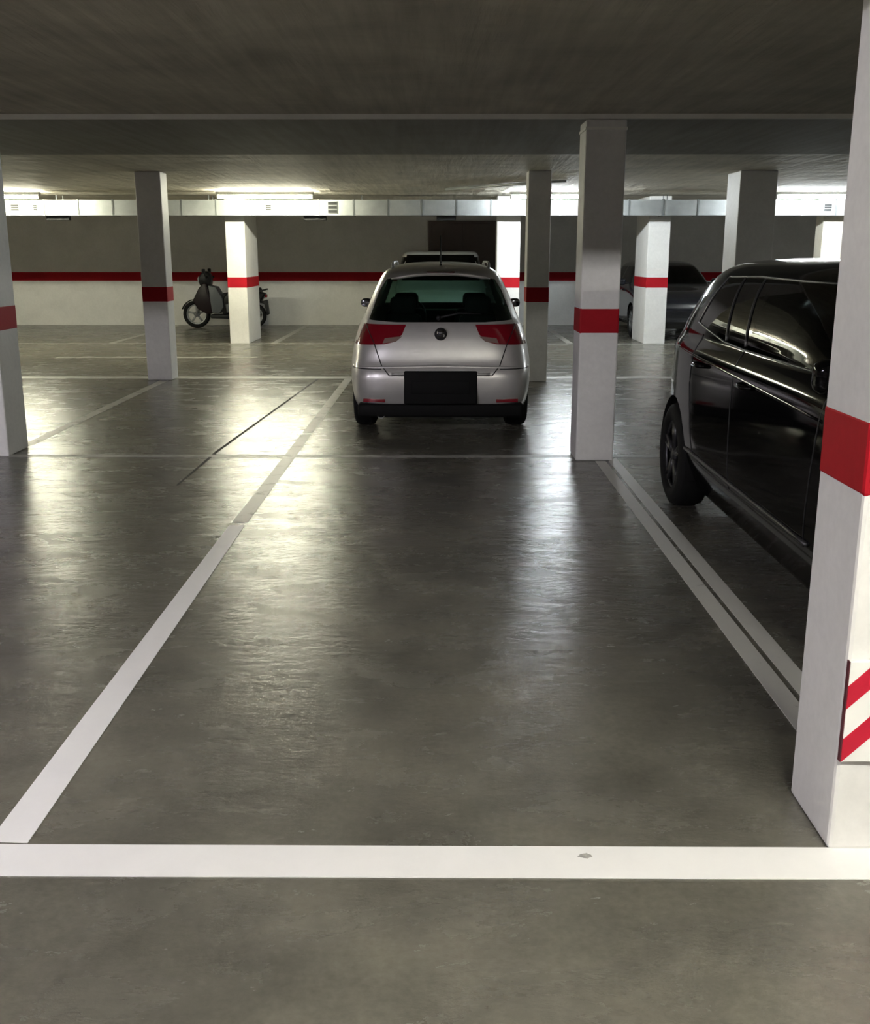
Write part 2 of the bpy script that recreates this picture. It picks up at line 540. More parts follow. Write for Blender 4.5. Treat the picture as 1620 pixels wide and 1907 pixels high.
# ------------------------------------------------------------------ fluorescent lights
def fixture(x, y, mat, label, group, half=0.77):
    t = empty('ceiling_light', (x, y, 2.53))
    rbox('housing', (0, 0, 0.032), (half * 2 + 0.06, 0.10, 0.05), M['housing'], t, 0.012)
    lathe('tube', [(-half, 0.018), (half, 0.018)], (0, 0, -0.03), M[mat], t, 'X', 14, False)
    for s in (-1, 1):
        rbox('end_cap', (s * (half + 0.012), 0, -0.012), (0.024, 0.05, 0.075), M['housing'], t, 0.006)
    return tag(t, label, 'light', group)
gf = 'fluorescent lights over the far aisle'
fixture(-7.35, 17.72, 'tube_w', 'lit fluorescent tube at the far left above the aisle', gf)
fixture(-2.86, 17.72, 'tube_w', 'lit fluorescent tube above the scooter', gf)
fixture(1.95, 17.72, 'tube_c', 'lit bluish fluorescent tube glowing between the two middle pillars', gf)
fixture(6.30, 17.72, 'tube_c', 'lit fluorescent tube above the black car at right', gf)
fixture(11.2, 17.72, 'tube_c', 'lit fluorescent tube furthest right along the far aisle', gf)
fixture(-12.0, 17.72, 'tube_w', 'lit fluorescent tube furthest left along the far aisle', gf)
gn = 'fluorescent lights over the near aisle'
for x, l in ((-8.4, 'far left'), (-3.6, 'left of the camera'), (1.25, 'right of the camera'), (6.1, 'far right')):
    fixture(x, 0.4, 'tube_nl' if x < 0 else 'tube_nr', 'overhead fluorescent tube of the near aisle, ' + l, gn)

# conduits on the ceiling
tag(tube('conduit', [(0.10, 16.9, CZ - 0.022), (1.15, 15.6, CZ - 0.022), (1.75, 15.0, CZ - 0.022)], 0.018, M['zinc'], None, 8), 'thin metal conduit on the ceiling above the silver car', 'pipe')

# ------------------------------------------------------------------ cars
def catmull(rows, sub):
    out = []
    n = len(rows)
    for i in range(n - 1):
        p0, p1, p2, p3 = rows[max(i - 1, 0)], rows[i], rows[i + 1], rows[min(i + 2, n - 1)]
        for k in range(sub):
            t = k / sub
            row = []
            for a, b, c_, d in zip(p0, p1, p2, p3):
                m1, m2 = (c_ - a) / 2, (d - b) / 2
                row.append((2 * t**3 - 3 * t**2 + 1) * b + (t**3 - 2 * t**2 + t) * m1 + (-2 * t**3 + 3 * t**2) * c_ + (t**3 - t**2) * m2)
            out.append(row)
    out.append(list(rows[-1]))
    return out

def body_shell(rows, nexp, sub=6, n=152):
    """plan-form slices stacked in z: rows of (z, y_rear, y_front, half_width)"""
    bm = bmesh.new()
    rings = []
    per = n // 4
    sq = []
    for i in range(per): sq.append((-1 + 2 * i / per, -1))
    for i in range(per): sq.append((1, -1 + 2 * i / per))
    for i in range(per): sq.append((1 - 2 * i / per, 1))
    for i in range(per): sq.append((-1, 1 - 2 * i / per))
    for z, yr, yf, hw, nexp in catmull([r if len(r) == 5 else (*r, nexp) for r in rows], sub):
        ym, hl = (yr + yf) / 2, (yf - yr) / 2
        ring = []
        for a, b in sq:
            r = (abs(a) ** nexp + abs(b) ** nexp) ** (-1 / nexp)
            ring.append(bm.verts.new((a * r * hw, ym + b * r * hl, z)))
        rings.append(ring)
    for A, B in zip(rings, rings[1:]):
        for k in range(len(A)):
            bm.faces.new((A[k], A[(k + 1) % len(A)], B[(k + 1) % len(A)], B[k]))
    bm.faces.new(rings[0][::-1])
    bm.faces.new(rings[-1])
    bm.normal_update()
    return bm

def poly_planes(poly, axis):
    """inward test planes of a convex polygon: axis 'x' -> poly in (y, z); 'y' -> poly in (x, z)"""
    area = sum(poly[i][0] * poly[(i + 1) % len(poly)][1] - poly[(i + 1) % len(poly)][0] * poly[i][1] for i in range(len(poly)))
    if area < 0: poly = poly[::-1]
    out = []
    for i in range(len(poly)):
        (a, b), (c_, d) = poly[i], poly[(i + 1) % len(poly)]
        n2 = (d - b, -(c_ - a))
        if axis == 'x':
            out.append((Vector((0, a, b)), Vector((0, n2[0], n2[1])).normalized()))
        else:
            out.append((Vector((a, 0, b)), Vector((n2[0], 0, n2[1])).normalized()))
    return out

def cut(bm, lay, rid, poly, axis, ok):
    planes = poly_planes(poly, axis)
    ia = 1 if axis == 'x' else 0
    lo = (min(p[0] for p in poly) - 0.06, min(p[1] for p in poly) - 0.06)
    hi = (max(p[0] for p in poly) + 0.06, max(p[1] for p in poly) + 0.06)
    def cand(f):
        c_ = f.calc_center_median()
        return len(f.verts) < 40 and f[lay] == 0 and ok(f, c_) and lo[0] < c_[ia] < hi[0] and lo[1] < c_.z < hi[1]
    for pc, pn in planes:
        fs = [f for f in bm.faces if cand(f)]
        es = {e for f in fs for e in f.edges}
        vs = {v for f in fs for v in f.verts}
        bmesh.ops.bisect_plane(bm, geom=fs + list(es) + list(vs), dist=1e-5, plane_co=pc, plane_no=pn)
    bm.normal_update()
    for f in bm.faces:
        if cand(f):
            c_ = f.calc_center_median()
            if all((c_ - pc).dot(pn) <= 1e-5 for pc, pn in planes):
                f[lay] = rid

def split_region(bm, lay, rid, name, mat, parent, off=0.0):
    nb = bmesh.new()
    vm = {}
    for f in bm.faces:
        if f[lay] != rid: continue
        vs = []
        for v in f.verts:
            if v not in vm:
                vm[v] = nb.verts.new(v.co + v.normal * off)
            vs.append(vm[v])
        nb.faces.new(vs)
    me = bpy.data.meshes.new(name)
    nb.to_mesh(me)
    nb.free()
    return link(name, me, mat, parent, True)

def wheel(parent, x, y, r, side, rim_mat):
    w = 0.10
    tyre = lathe('wheel', [(-w, r * 0.66), (-w * 1.05, r * 0.84), (-w * 0.86, r * 0.965), (-w * 0.5, r), (w * 0.5, r), (w * 0.86, r * 0.965), (w * 1.05, r * 0.84), (w, r * 0.66)],
                 (x - side * w, y, r), M['rubber'], parent, 'X', 40)
    bm = bmesh.new()
    cx = x - side * 0.02
    bm_lathe(bm, [(-0.012, r * 0.70), (0.0, r * 0.70), (0.004, r * 0.64), (-0.012, r * 0.60)], (cx, y, r), 'X', 36)
    bm_lathe(bm, [(-0.03, r * 0.16), (0.004, r * 0.15)], (cx, y, r), 'X', 18, False)
    for k in range(5):
        t = 2 * pi * k / 5 + 0.3
        for dt in (-0.13, 0.13):
            bm_tube(bm, [(cx - side * 0.012, y + r * 0.12 * cos(t), r + r * 0.12 * sin(t)),
                         (cx - side * 0.006, y + r * 0.63 * cos(t + dt), r + r * 0.63 * sin(t + dt))], [r * 0.065, r * 0.055], 6)
    from_bm('rim', bm, M[rim_mat], tyre, True)
    lathe('brake_disc', [(-0.01, r * 0.5), (0.01, r * 0.5)], (cx - side * 0.06, y, r), M['dark'], tyre, 'X', 24, False)
    return tyre

def seat(parent, x, y, z, w, head=True):
    s = rbox('seat', (x, y, z + 0.32), (w, 0.14, 0.60), M['cloth'], parent, 0.05, ('X', 0.16), 0.88)
    if head:
        rbox('headrest', (x, y - 0.07, z + 0.70), (0.25, 0.10, 0.17), M['cloth'], s, 0.045, ('X', 0.1))
    return s

def build_car(p, loc, rz, label, group=None):
    t = empty('car', loc, rz)
    bm = body_shell(p['rows'], p['n'])
    lay = bm.faces.layers.int.new('region')
    L = max(r[2] for r in p['rows'])
    rid = 1
    regs = []
    # wheel arches (removed)
    wr = p['wr']
    for yw in p['axles']:
        poly = [(yw + (wr + 0.045) * cos(2 * pi * k / 22), wr + (wr + 0.045) * sin(2 * pi * k / 22)) for k in range(22)]
        for s in (-1, 1):
            cut(bm, lay, 99, poly, 'x', lambda f, c_, s=s: c_.x * s > 0.45 and f.normal.x * s > 0.2)
    side_ok = lambda s: (lambda f, c_: c_.x * s > 0.2 and f.normal.x * s > 0.25)
    rear_ok = lambda f, c_: f.normal.y < -0.12 and c_.y < L * 0.5
    front_ok = lambda f, c_: f.normal.y > 0.12 and c_.y > L * 0.4
    for nm, poly, mt in p.get('side', []):
        for s in (-1, 1):
            cut(bm, lay, rid, poly, 'x', side_ok(s)); regs.append((rid, nm, mt)); rid += 1
    for nm, poly, mt in p.get('rear', []):
        cut(bm, lay, rid, poly, 'y', rear_ok); regs.append((rid, nm, mt)); rid += 1
    for nm, poly, mt in p.get('front', []):
        cut(bm, lay, rid, poly, 'y', front_ok); regs.append((rid, nm, mt)); rid += 1
    for nm, poly, mt in p.get('lamp_inner', []) + p.get('lamps', []):
        for s in (-1, 1):
            cut(bm, lay, rid, [(x * s, z) for x, z in poly], 'y', lambda f, c_, s=s: c_.x * s > 0.1 and c_.y < p.get('lamp_wrap', 0.36)); regs.append((rid, nm, mt)); rid += 1
    for nm, poly, mt in p.get('headlamps', []):
        for s in (-1, 1):
            cut(bm, lay, rid, [(x * s, z) for x, z in poly], 'y', lambda f, c_, s=s: c_.x * s > 0.1 and c_.y > L - 0.55); regs.append((rid, nm, mt)); rid += 1
    bm.normal_update()
    bvh = BVHTree.FromBMesh(bm)
    body = split_region(bm, lay, 0, 'body', M[p['paint']], t)
    for r_, nm, mt in regs:
        split_region(bm, lay, r_, nm, M[mt], t, 0.002 if 'light' in nm else 0.0)
    bm.free()
    def hit(o, d):
        q = bvh.ray_cast(Vector(o), Vector(d))
        return q[0], q[1]
    def on_rear(x, z, off=0.002):
        q, n_ = hit((x, -1.0, z), (0, 1, 0)); return q + n_ * off * (1 if n_.y < 0 else -1) if q else Vector((x, 0, z))
    def on_front(x, z, off=0.002):
        q, n_ = hit((x, L + 1, z), (0, -1, 0)); return q + n_ * off * (1 if n_.y > 0 else -1) if q else Vector((x, L, z))
    def on_side(s, y, z, off=0.002):
        q, n_ = hit((s * 3, y, z), (-s, 0, 0)); return q + n_ * off * (1 if n_.x * s > 0 else -1) if q else Vector((s * 0.85, y, z))
    def dens(pts, k=10):
        out = []
        for a, b in zip(pts, pts[1:]):
            for i in range(k):
                out.append((a[0] + (b[0] - a[0]) * i / k, a[1] + (b[1] - a[1]) * i / k))
        out.append(pts[-1])
        return out
    # panel gaps
    for pts in p.get('gaps_rear', []):
        tube('panel_gap', [on_rear(x, z, 0.0) for x, z in dens(pts)], 0.005, M['dark'], t, 6)
    for pts in p.get('gaps_side', []):
        for s in (-1, 1):
            tube('panel_gap', [on_side(s, y, z, 0.0) for y, z in dens(pts)], 0.004, M['dark'], t, 6)
    for pts, mt, rr in p.get('trim_side', []):
        for s in (-1, 1):
            tube('window_trim', [on_side(s, y, z, 0.001) for y, z in dens(pts)], rr, M[mt], t, 6)
    for y in p.get('pillar_trims', []):
        for s in (-1, 1):
            tube('pillar_trim', [on_side(s, y - 0.02 * k, 1.14 + 0.033 * k, 0.002) for k in range(11)], 0.007, M['rim_dark'], t, 6)
    for y, z in p.get('handles', []):
        for s in (-1, 1):
            q = on_side(s, y, z, 0.0)
            tube('door_handle', [q + Vector((0, -0.09, 0)), q + Vector((s * 0.035, -0.06, 0)), q + Vector((s * 0.035, 0.06, 0)), q + Vector((0, 0.09, 0))], 0.012, M[p.get('handle_mat', p['paint'])], t, 8)
    # wheels and wells
    for yw in p['axles']:
        for s in (-1, 1):
            wheel(t, s * (p['track']), yw, wr, s, p['rim'])
            bmw = bmesh.new()
            x0, x1 = s * 0.48, s * (p['track'] - 0.015)
            ra = []; rb = []
            for k in range(24):
                a = 2 * pi * k / 24
                ra.append(bmw.verts.new((x0, yw + (wr + 0.05) * cos(a), wr + (wr + 0.05) * sin(a))))
                rb.append(bmw.verts.new((x1, yw + (wr + 0.05) * cos(a), wr + (wr + 0.05) * sin(a))))
            for k in range(24):
                if min(ra[k].co.z, ra[(k + 1) % 24].co.z) < 0.15: continue
                bmw.faces.new((ra[k], ra[(k + 1) % 24], rb[(k + 1) % 24], rb[k]))
            bmw.faces.new([v for v in ra if v.co.z >= 0.1])
            for v in list(bmw.verts):
                if not v.link_faces: bmw.verts.remove(v)
            from_bm('wheel_arch_liner', bmw, M['rubber'], t, True)
    # mirrors
    my, mz, mx = p['mirror']
    ms = p.get('mirror_s', 1.0)
    for s in (-1, 1):
        q = on_side(s, my, mz, 0.0)
        m_ = rbox('wing_mirror', (s * mx, my, mz + 0.02), (0.17 * ms, 0.11, 0.13 * ms), M[p.get('mirror_mat', p['paint'])], t, 0.04)
        tube('mirror_arm', [q, (s * (mx - 0.04), my, mz - 0.02)], 0.018, M['dark'], m_, 8)
        rbox('mirror_glass', (s * mx, my - 0.054, mz + 0.02), (0.135 * ms, 0.008, 0.095 * ms), M['mirror'], m_, 0.003)
    # interior
    for x, y, w in p.get('seats', []):
        seat(t, x, y, p.get('seat_z', 0.42), w)
    if p.get('dash'):
        y, z = p['dash']
        rbox('dashboard', (0, y, z), (1.25, 0.42, 0.25), M['cloth'], t, 0.06)
        tube('steering_wheel', [(-0.35 + 0.18 * cos(a), y - 0.36 - 0.05 * sin(a), z + 0.08 + 0.17 * sin(a)) for a in [2 * pi * k / 20 for k in range(20)]], 0.014, M['dark'], t, 6, True)
        rbox('parcel_floor', (0, 1.9, 0.35), (1.2, 2.7, 0.1), M['cloth'], t, 0.03)
    # roof rails
    if p.get('rails'):
        x, y0, y1, mt = p['rails']
        for s in (-1, 1):
            def top(y, up):
                q, _ = hit((s * x, y, 3), (0, 0, -1)); return q + Vector((0, 0, up))
            pts = [top(y0, -0.01), top(y0 + 0.06, 0.035)] + [top(y0 + 0.06 + (y1 - y0 - 0.12) * k / 8, 0.04) for k in range(1, 8)] + [top(y1 - 0.06, 0.035), top(y1, -0.01)]
            tube('roof_rail', pts, 0.014, M[mt], t, 8)
    if p.get('antenna'):
        y, h_ = p['antenna']
        q, _ = hit((0, y, 3), (0, 0, -1))
        a = tube('antenna', [q + Vector((0, 0, -0.005)), q + Vector((0, 0.005, 0.02)), q + Vector((0, -h_ * 0.2, h_))], [0.018, 0.008, 0.004], M['dark'], t, 8)
    if p.get('extra'):
        p['extra'](t, on_rear, on_side, on_front)
    return tag(t, label, 'car', group)

# --- silver hatchback, rear towards the camera
def silver_extra(t, on_rear, on_side, on_front):
    q = on_rear(0, 0.905, 0.0)
    em = lathe('emblem', [(-0.012, 0.056), (0.004, 0.056), (0.008, 0.045)], (q.x, q.y - 0.006, q.z), M['rim_dark'], t, 'Y', 28, False)
    bm = bmesh.new()
    for pts in ([(-0.03, 0.026), (0.03, 0.026)], [(-0.03, 0.026), (-0.03, 0.004)], [(-0.03, 0.004), (0.03, -0.004)], [(0.03, -0.004), (0.03, -0.026)], [(0.03, -0.026), (-0.03, -0.026)]):
        bm_tube(bm, [(q.x + a, q.y - 0.020, q.z + b) for a, b in pts], 0.0055, 6)
    from_bm('emblem_mark', bm, M['chrome'], em)
    # plate recess and blank plate
    q = on_rear(0, 0.44, 0.0)
    pr = rbox('plate_recess', (0, q.y + 0.008, 0.435), (0.66, 0.04, 0.30), M['blackp'], t, 0.015)
    rbox('number_plate', (0, q.y - 0.014, 0.44), (0.52, 0.008, 0.115), M['blackp'], pr, 0.003)
    # lower bumper valance, reflectors, exhaust
    rbox('bumper_valance', (0, 0.115, 0.225), (1.50, 0.16, 0.13), M['blackp'], t, 0.03)
    for s in (-1, 1):
        q = on_rear(s * 0.60, 0.315, 0.0)
        o = rbox('reflector', (s * 0.60, q.y - 0.001, 0.315), (0.20, 0.012, 0.032), M['lamp'], t, 0.004)
        o.data.transform(Matrix.Translation(Vector((s * 0.60, q.y, 0.315))) @ Matrix.Rotation(s * 0.12, 4, 'Z') @ Matrix.Translation(-Vector((s * 0.60, q.y, 0.315))))
    lathe('exhaust_pipe', [(-0.10, 0.034), (0.12, 0.034), (0.12, 0.028), (-0.10, 0.028)], (-0.54, 0.14, 0.185), M['rim'], t, 'Y', 20)
    # rear wiper and spoiler
    a, b, c_ = on_rear(-0.02, 1.035, 0.012), on_rear(0.16, 1.075, 0.012), on_rear(0.36, 1.07, 0.012)
    w = tube('wiper', [a, b, c_], [0.012, 0.009, 0.006], M['dark'], t, 6)
    lathe('wiper_pivot', [(-0.015, 0.022), (0.015, 0.02)], tuple(a), M['dark'], w, 'Y', 14, False)
    pts = [(-0.46 + 0.92 * k / 12) for k in range(13)]
    bm = bmesh.new()
    bm_tube(bm, [on_rear(x, 1.435 - 0.05 * (x / 0.46) ** 2, -0.012) + Vector((0, -0.02, 0.0)) for x in pts], [0.004] + [0.020] * 11 + [0.004], 10)
    from_bm('rear_spoiler', bm, M['silver'], t, True)
    rbox('brake_light', tuple(on_rear(0, 1.425, 0.018) + Vector((0, -0.008, 0))), (0.26, 0.014, 0.014), M['lamp_dark'], t, 0.003)
    # tailgate handle lip and bumper step
    tube('tailgate_lip', [on_rear(x, 0.56 + 0.0 * x, -0.004) for x in [(-0.44 + 0.88 * k / 16) for k in range(17)]], 0.012, M['silver'], t, 8)
    tube('bumper_step', [on_rear(x, 0.625 - 0.02 * abs(x), -0.012) for x in [(-0.80 + 1.60 * k / 24) for k in range(25)]], 0.02, M['silver'], t, 8)

SILVER = dict(
    rows=[(0.155, 0.16, 4.05, 0.76, 9), (0.27, 0.06, 4.16, 0.815, 9), (0.40, 0.01, 4.23, 0.838, 9), (0.54, 0.0, 4.25, 0.845, 9), (0.66, 0.045, 4.22, 0.842, 8.5), (0.78, 0.07, 4.12, 0.825, 8),
          (0.88, 0.095, 3.85, 0.80, 7), (0.97, 0.13, 3.45, 0.77, 6), (1.03, 0.175, 3.15, 0.742, 5.5), (1.15, 0.275, 2.92, 0.692), (1.28, 0.39, 2.62, 0.632), (1.38, 0.47, 2.35, 0.578),
          (1.445, 0.53, 2.12, 0.525), (1.485, 0.64, 1.98, 0.45), (1.512, 0.85, 1.8, 0.33), (1.525, 1.15, 1.6, 0.12)],
    n=5.5, paint='silver', axles=(0.68, 3.28), wr=0.305, track=0.815, rim='rim',
    side=[('side_window', [(0.62, 1.06), (1.30, 1.04), (1.30, 1.37), (0.80, 1.36)], 'glass_d'),
          ('side_window', [(1.36, 1.04), (2.75, 1.03), (2.42, 1.30), (2.25, 1.375), (1.36, 1.385)], 'glass_d')],
    rear=[('rear_window', [(-0.655, 1.02), (-0.40, 1.005), (0.40, 1.005), (0.655, 1.02), (0.565, 1.27), (0.50, 1.375), (0.30, 1.405), (-0.30, 1.405), (-0.50, 1.375), (-0.565, 1.27)], 'glass')],
    front=[('windscreen', [(-0.64, 1.05), (0.64, 1.05), (0.50, 1.38), (-0.50, 1.38)], 'glass')],
    lamps=[('tail_light', [(0.86, 0.985), (0.31, 0.985), (0.345, 0.90), (0.42, 0.835), (0.50, 0.815), (0.86, 0.80)], 'lamp')],
    lamp_inner=[('reversing_light', [(0.345, 0.885), (0.40, 0.838), (0.52, 0.822), (0.50, 0.868)], 'clear_d')],
    headlamps=[('headlight', [(0.85, 0.80), (0.42, 0.72), (0.42, 0.64), (0.85, 0.66)], 'clear')],
    lamp_wrap=0.34,
    gaps_rear=[[(-0.68, 0.985), (-0.60, 0.83), (-0.53, 0.63), (-0.46, 0.545), (0.46, 0.545), (0.53, 0.63), (0.60, 0.83), (0.68, 0.985)],
               [(-0.80, 0.60), (-0.53, 0.60)], [(0.53, 0.60), (0.80, 0.60)]],
    gaps_side=[[(1.33, 1.03), (1.33, 0.35), (2.30, 0.33), (2.33, 1.03)], [(2.33, 0.33), (3.0, 0.45), (2.95, 0.95)]],
    handles=[(1.52, 0.90), (2.45, 0.90)],
    mirror=(2.62, 1.05, 0.835), mirror_mat='dark', mirror_s=0.72,
    seats=[(-0.36, 0.95, 0.40), (0.36, 0.95, 0.40), (-0.36, 2.0, 0.46), (0.36, 2.0, 0.46)], dash=(2.85, 0.86),
    rails=(0.45, 0.70, 1.95, 'palecar'), antenna=(0.72, 0.27), extra=silver_extra)
build_car(SILVER, (0.012, 9.28, 0), 0, 'silver hatchback with red tail lights parked facing away, in the middle')

# --- black car, tail towards the far aisle, nose to the near one
def black_extra(t, on_rear, on_side, on_front):
    for s in (-1, 1):
        tube('sill_trim', [on_side(s, 1.05 + 0.2 * k, 0.44 + 0.0 * k, 0.002) for k in range(12)], 0.012, M['rim_dark'], t, 8)
        tube('door_crease', [on_side(s, 0.45 + 0.22 * k, 1.035 - 0.006 * k, -0.012) for k in range(14)], 0.015, M['black'], t, 8)
    rbox('number_plate', tuple(on_rear(0, 0.78, 0.004)), (0.52, 0.01, 0.11), M['hz_white'], t, 0.003)
    rbox('bumper_valance', (0, 0.20, 0.27), (1.5, 0.2, 0.14), M['dark'], t, 0.03)
BLACK = dict(
    rows=[(0.19, 0.26, 4.4, 0.80), (0.36, 0.09, 4.52, 0.87), (0.50, 0.02, 4.57, 0.895), (0.65, 0.0, 4.6, 0.90), (0.80, 0.0, 4.57, 0.90), (0.94, 0.025, 4.42, 0.896),
          (1.02, 0.05, 4.2, 0.889), (1.07, 0.075, 4.05, 0.870), (1.11, 0.10, 3.9, 0.846), (1.15, 0.14, 3.78, 0.8355), (1.20, 0.195, 3.66, 0.8235), (1.25, 0.25, 3.54, 0.8085), (1.30, 0.305, 3.42, 0.791), (1.36, 0.37, 3.27, 0.766), (1.42, 0.435, 3.1, 0.734),
          (1.475, 0.50, 2.93, 0.692), (1.52, 0.58, 2.75, 0.632), (1.55, 0.69, 2.57, 0.55), (1.57, 0.9, 2.25, 0.42), (1.582, 1.2, 1.9, 0.18)],
    n=6.0, paint='black', axles=(0.70, 3.74), wr=0.335, track=0.895, rim='rim_dark',
    side=[('side_window', [(0.98, 1.20), (1.62, 1.14), (1.62, 1.475), (1.14, 1.465)], 'glass_d'),
          ('side_window', [(1.69, 1.135), (1.99, 1.13), (1.99, 1.478), (1.69, 1.478)], 'glass_d'),
          ('side_window', [(2.05, 1.13), (3.40, 1.13), (3.02, 1.40), (2.80, 1.468), (2.05, 1.478)], 'glass_d')],
    rear=[('rear_window', [(-0.66, 1.2), (0.66, 1.2), (0.56, 1.48), (-0.56, 1.48)], 'glass_d')],
    front=[('windscreen', [(-0.70, 1.2), (0.70, 1.2), (0.54, 1.48), (-0.54, 1.48)], 'glass_d')],
    lamps=[('tail_light', [(0.92, 1.09), (0.50, 1.08), (0.50, 0.97), (0.92, 0.955)], 'lamp_dark')],
    headlamps=[('headlight', [(0.9, 0.88), (0.5, 0.82), (0.5, 0.72), (0.9, 0.74)], 'clear')],
    lamp_wrap=0.42,
    gaps_rear=[[(-0.55, 1.1), (-0.6, 0.6), (0.6, 0.6), (0.55, 1.1)]],
    gaps_side=[[(1.15, 1.14), (1.12, 0.85), (1.25, 0.42), (2.05, 0.40), (2.02, 1.12)], [(2.05, 0.40), (3.2, 0.42), (3.3, 1.1)]],
    trim_side=[([(0.96, 1.197), (1.62, 1.133), (2.0, 1.123), (3.40, 1.123)], 'rim_dark', 0.006),
               ([(0.97, 1.20), (1.13, 1.47), (1.7, 1.482), (2.80, 1.472)], 'rim_dark', 0.006)],
    pillar_trims=[1.655, 2.02],
    handles=[(1.36, 0.98), (2.28, 0.97)],
    mirror=(3.62, 1.15, 0.97), seats=[(-0.37, 1.1, 0.42), (0.37, 1.1, 0.42), (-0.37, 2.1, 0.48), (0.37, 2.1, 0.48)], seat_z=0.52,
    dash=(3.35, 1.0), extra=black_extra)
build_car(BLACK, (2.40, 7.36, 0), pi, 'glossy black car parked beside the nearest pillar at right')

# --- pale van at the far wall, seen only over the roof of the silver car
VAN = dict(
    rows=[(0.22, 0.15, 4.1, 0.80), (0.40, 0.02, 4.28, 0.87), (0.60, 0.0, 4.3, 0.89), (0.80, 0.0, 4.22, 0.89), (0.95, 0.02, 3.95, 0.885), (1.05, 0.03, 3.55, 0.875),
          (1.12, 0.04, 3.35, 0.86), (1.30, 0.07, 3.1, 0.83), (1.48, 0.11, 2.86, 0.795), (1.58, 0.15, 2.72, 0.77), (1.625, 0.20, 2.62, 0.74), (1.65, 0.3, 2.5, 0.68), (1.662, 0.6, 2.2, 0.5), (1.666, 1.0, 1.8, 0.2)],
    n=7.0, paint='palecar', axles=(0.75, 3.45), wr=0.32, track=0.885, rim='rim',
    side=[('side_window', [(0.3, 1.12), (1.6, 1.12), (1.6, 1.54), (0.36, 1.54)], 'glass_d'), ('side_window', [(1.68, 1.12), (3.1, 1.12), (2.72, 1.54), (1.68, 1.54)], 'glass_d')],
    rear=[('rear_window', [(-0.68, 1.1), (0.68, 1.1), (0.62, 1.54), (-0.62, 1.54)], 'glass_d')],
    front=[('windscreen', [(-0.76, 1.1), (0.76, 1.1), (0.67, 1.585), (-0.67, 1.585)], 'glass_d')],
    lamps=[('tail_light', [(0.9, 1.2), (0.75, 1.2), (0.75, 0.8), (0.9, 0.8)], 'lamp')],
    headlamps=[('headlight', [(0.9, 0.92), (0.5, 0.86), (0.5, 0.72), (0.9, 0.74)], 'clear')],
    gaps_side=[[(1.64, 1.1), (1.64, 0.35)]], handles=[(1.5, 0.95), (2.5, 0.95)],
    mirror=(2.95, 1.15, 0.98), mirror_mat='dark', seats=[(-0.37, 2.3, 0.46), (0.37, 2.3, 0.46)], dash=(3.05, 0.95), seat_z=0.5)
build_car(VAN, (0.02, 23.95, 0), pi, 'pale van by the far wall, roof showing above the silver car')

# --- dark car at the far wall behind the pillar
DARK = dict(
    rows=[(0.22, 0.22, 4.1, 0.78), (0.34, 0.08, 4.25, 0.85), (0.48, 0.02, 4.3, 0.875), (0.62, 0.0, 4.3, 0.88), (0.76, 0.01, 4.2, 0.876), (0.88, 0.05, 3.9, 0.86),
          (0.96, 0.11, 3.4, 0.83), (1.02, 0.18, 3.15, 0.80), (1.15, 0.32, 2.9, 0.74), (1.30, 0.46, 2.6, 0.67), (1.38, 0.56, 2.4, 0.61), (1.43, 0.68, 2.2, 0.53), (1.46, 0.9, 1.95, 0.4), (1.472, 1.2, 1.7, 0.16)],
    n=6.0, paint='darkblue', axles=(0.70, 3.35), wr=0.32, track=0.87, rim='rim',
    side=[('side_window', [(0.8, 1.06), (1.6, 1.04), (1.6, 1.36), (1.0, 1.35)], 'glass_d'), ('side_window', [(1.67, 1.04), (2.75, 1.03), (2.3, 1.35), (1.67, 1.36)], 'glass_d')],
    rear=[('rear_window', [(-0.64, 1.05), (0.64, 1.05), (0.54, 1.36), (-0.54, 1.36)], 'glass_d')],
    front=[('windscreen', [(-0.70, 1.03), (0.70, 1.03), (0.56, 1.37), (-0.56, 1.37)], 'glass_d')],
    lamps=[('tail_light', [(0.9, 0.95), (0.5, 0.95), (0.5, 0.82), (0.9, 0.82)], 'lamp')],
    headlamps=[('headlight', [(0.88, 0.80), (0.45, 0.74), (0.45, 0.62), (0.88, 0.66)], 'clear')],
    gaps_side=[[(1.63, 1.03), (1.63, 0.35)]], handles=[(1.4, 0.9), (2.4, 0.9)],
    mirror=(2.62, 1.04, 0.95), seats=[(-0.37, 2.0, 0.46), (0.37, 2.0, 0.46)], dash=(2.85, 0.88))
build_car(DARK, (4.62, 24.05, 0), pi, 'dark car by the far wall, half hidden behind a white pillar')

# --- white car in the second row, only its roof in view
WHITE = dict(DARK)
WHITE.update(paint='whitecar', rows=[(z * 1.05, a, b, w) for z, a, b, w in DARK['rows']])
WHITE['side'] = [(n_, [(y, z * 1.05) for y, z in P], m_) for n_, P, m_ in DARK['side']]
WHITE['rear'] = [(n_, [(y, z * 1.05) for y, z in P], m_) for n_, P, m_ in DARK['rear']]
WHITE['front'] = [(n_, [(y, z * 1.05) for y, z in P], m_) for n_, P, m_ in DARK['front']]
build_car(WHITE, (4.72, 8.9, 0), 0, 'white car whose bright roof shows just over the black car')

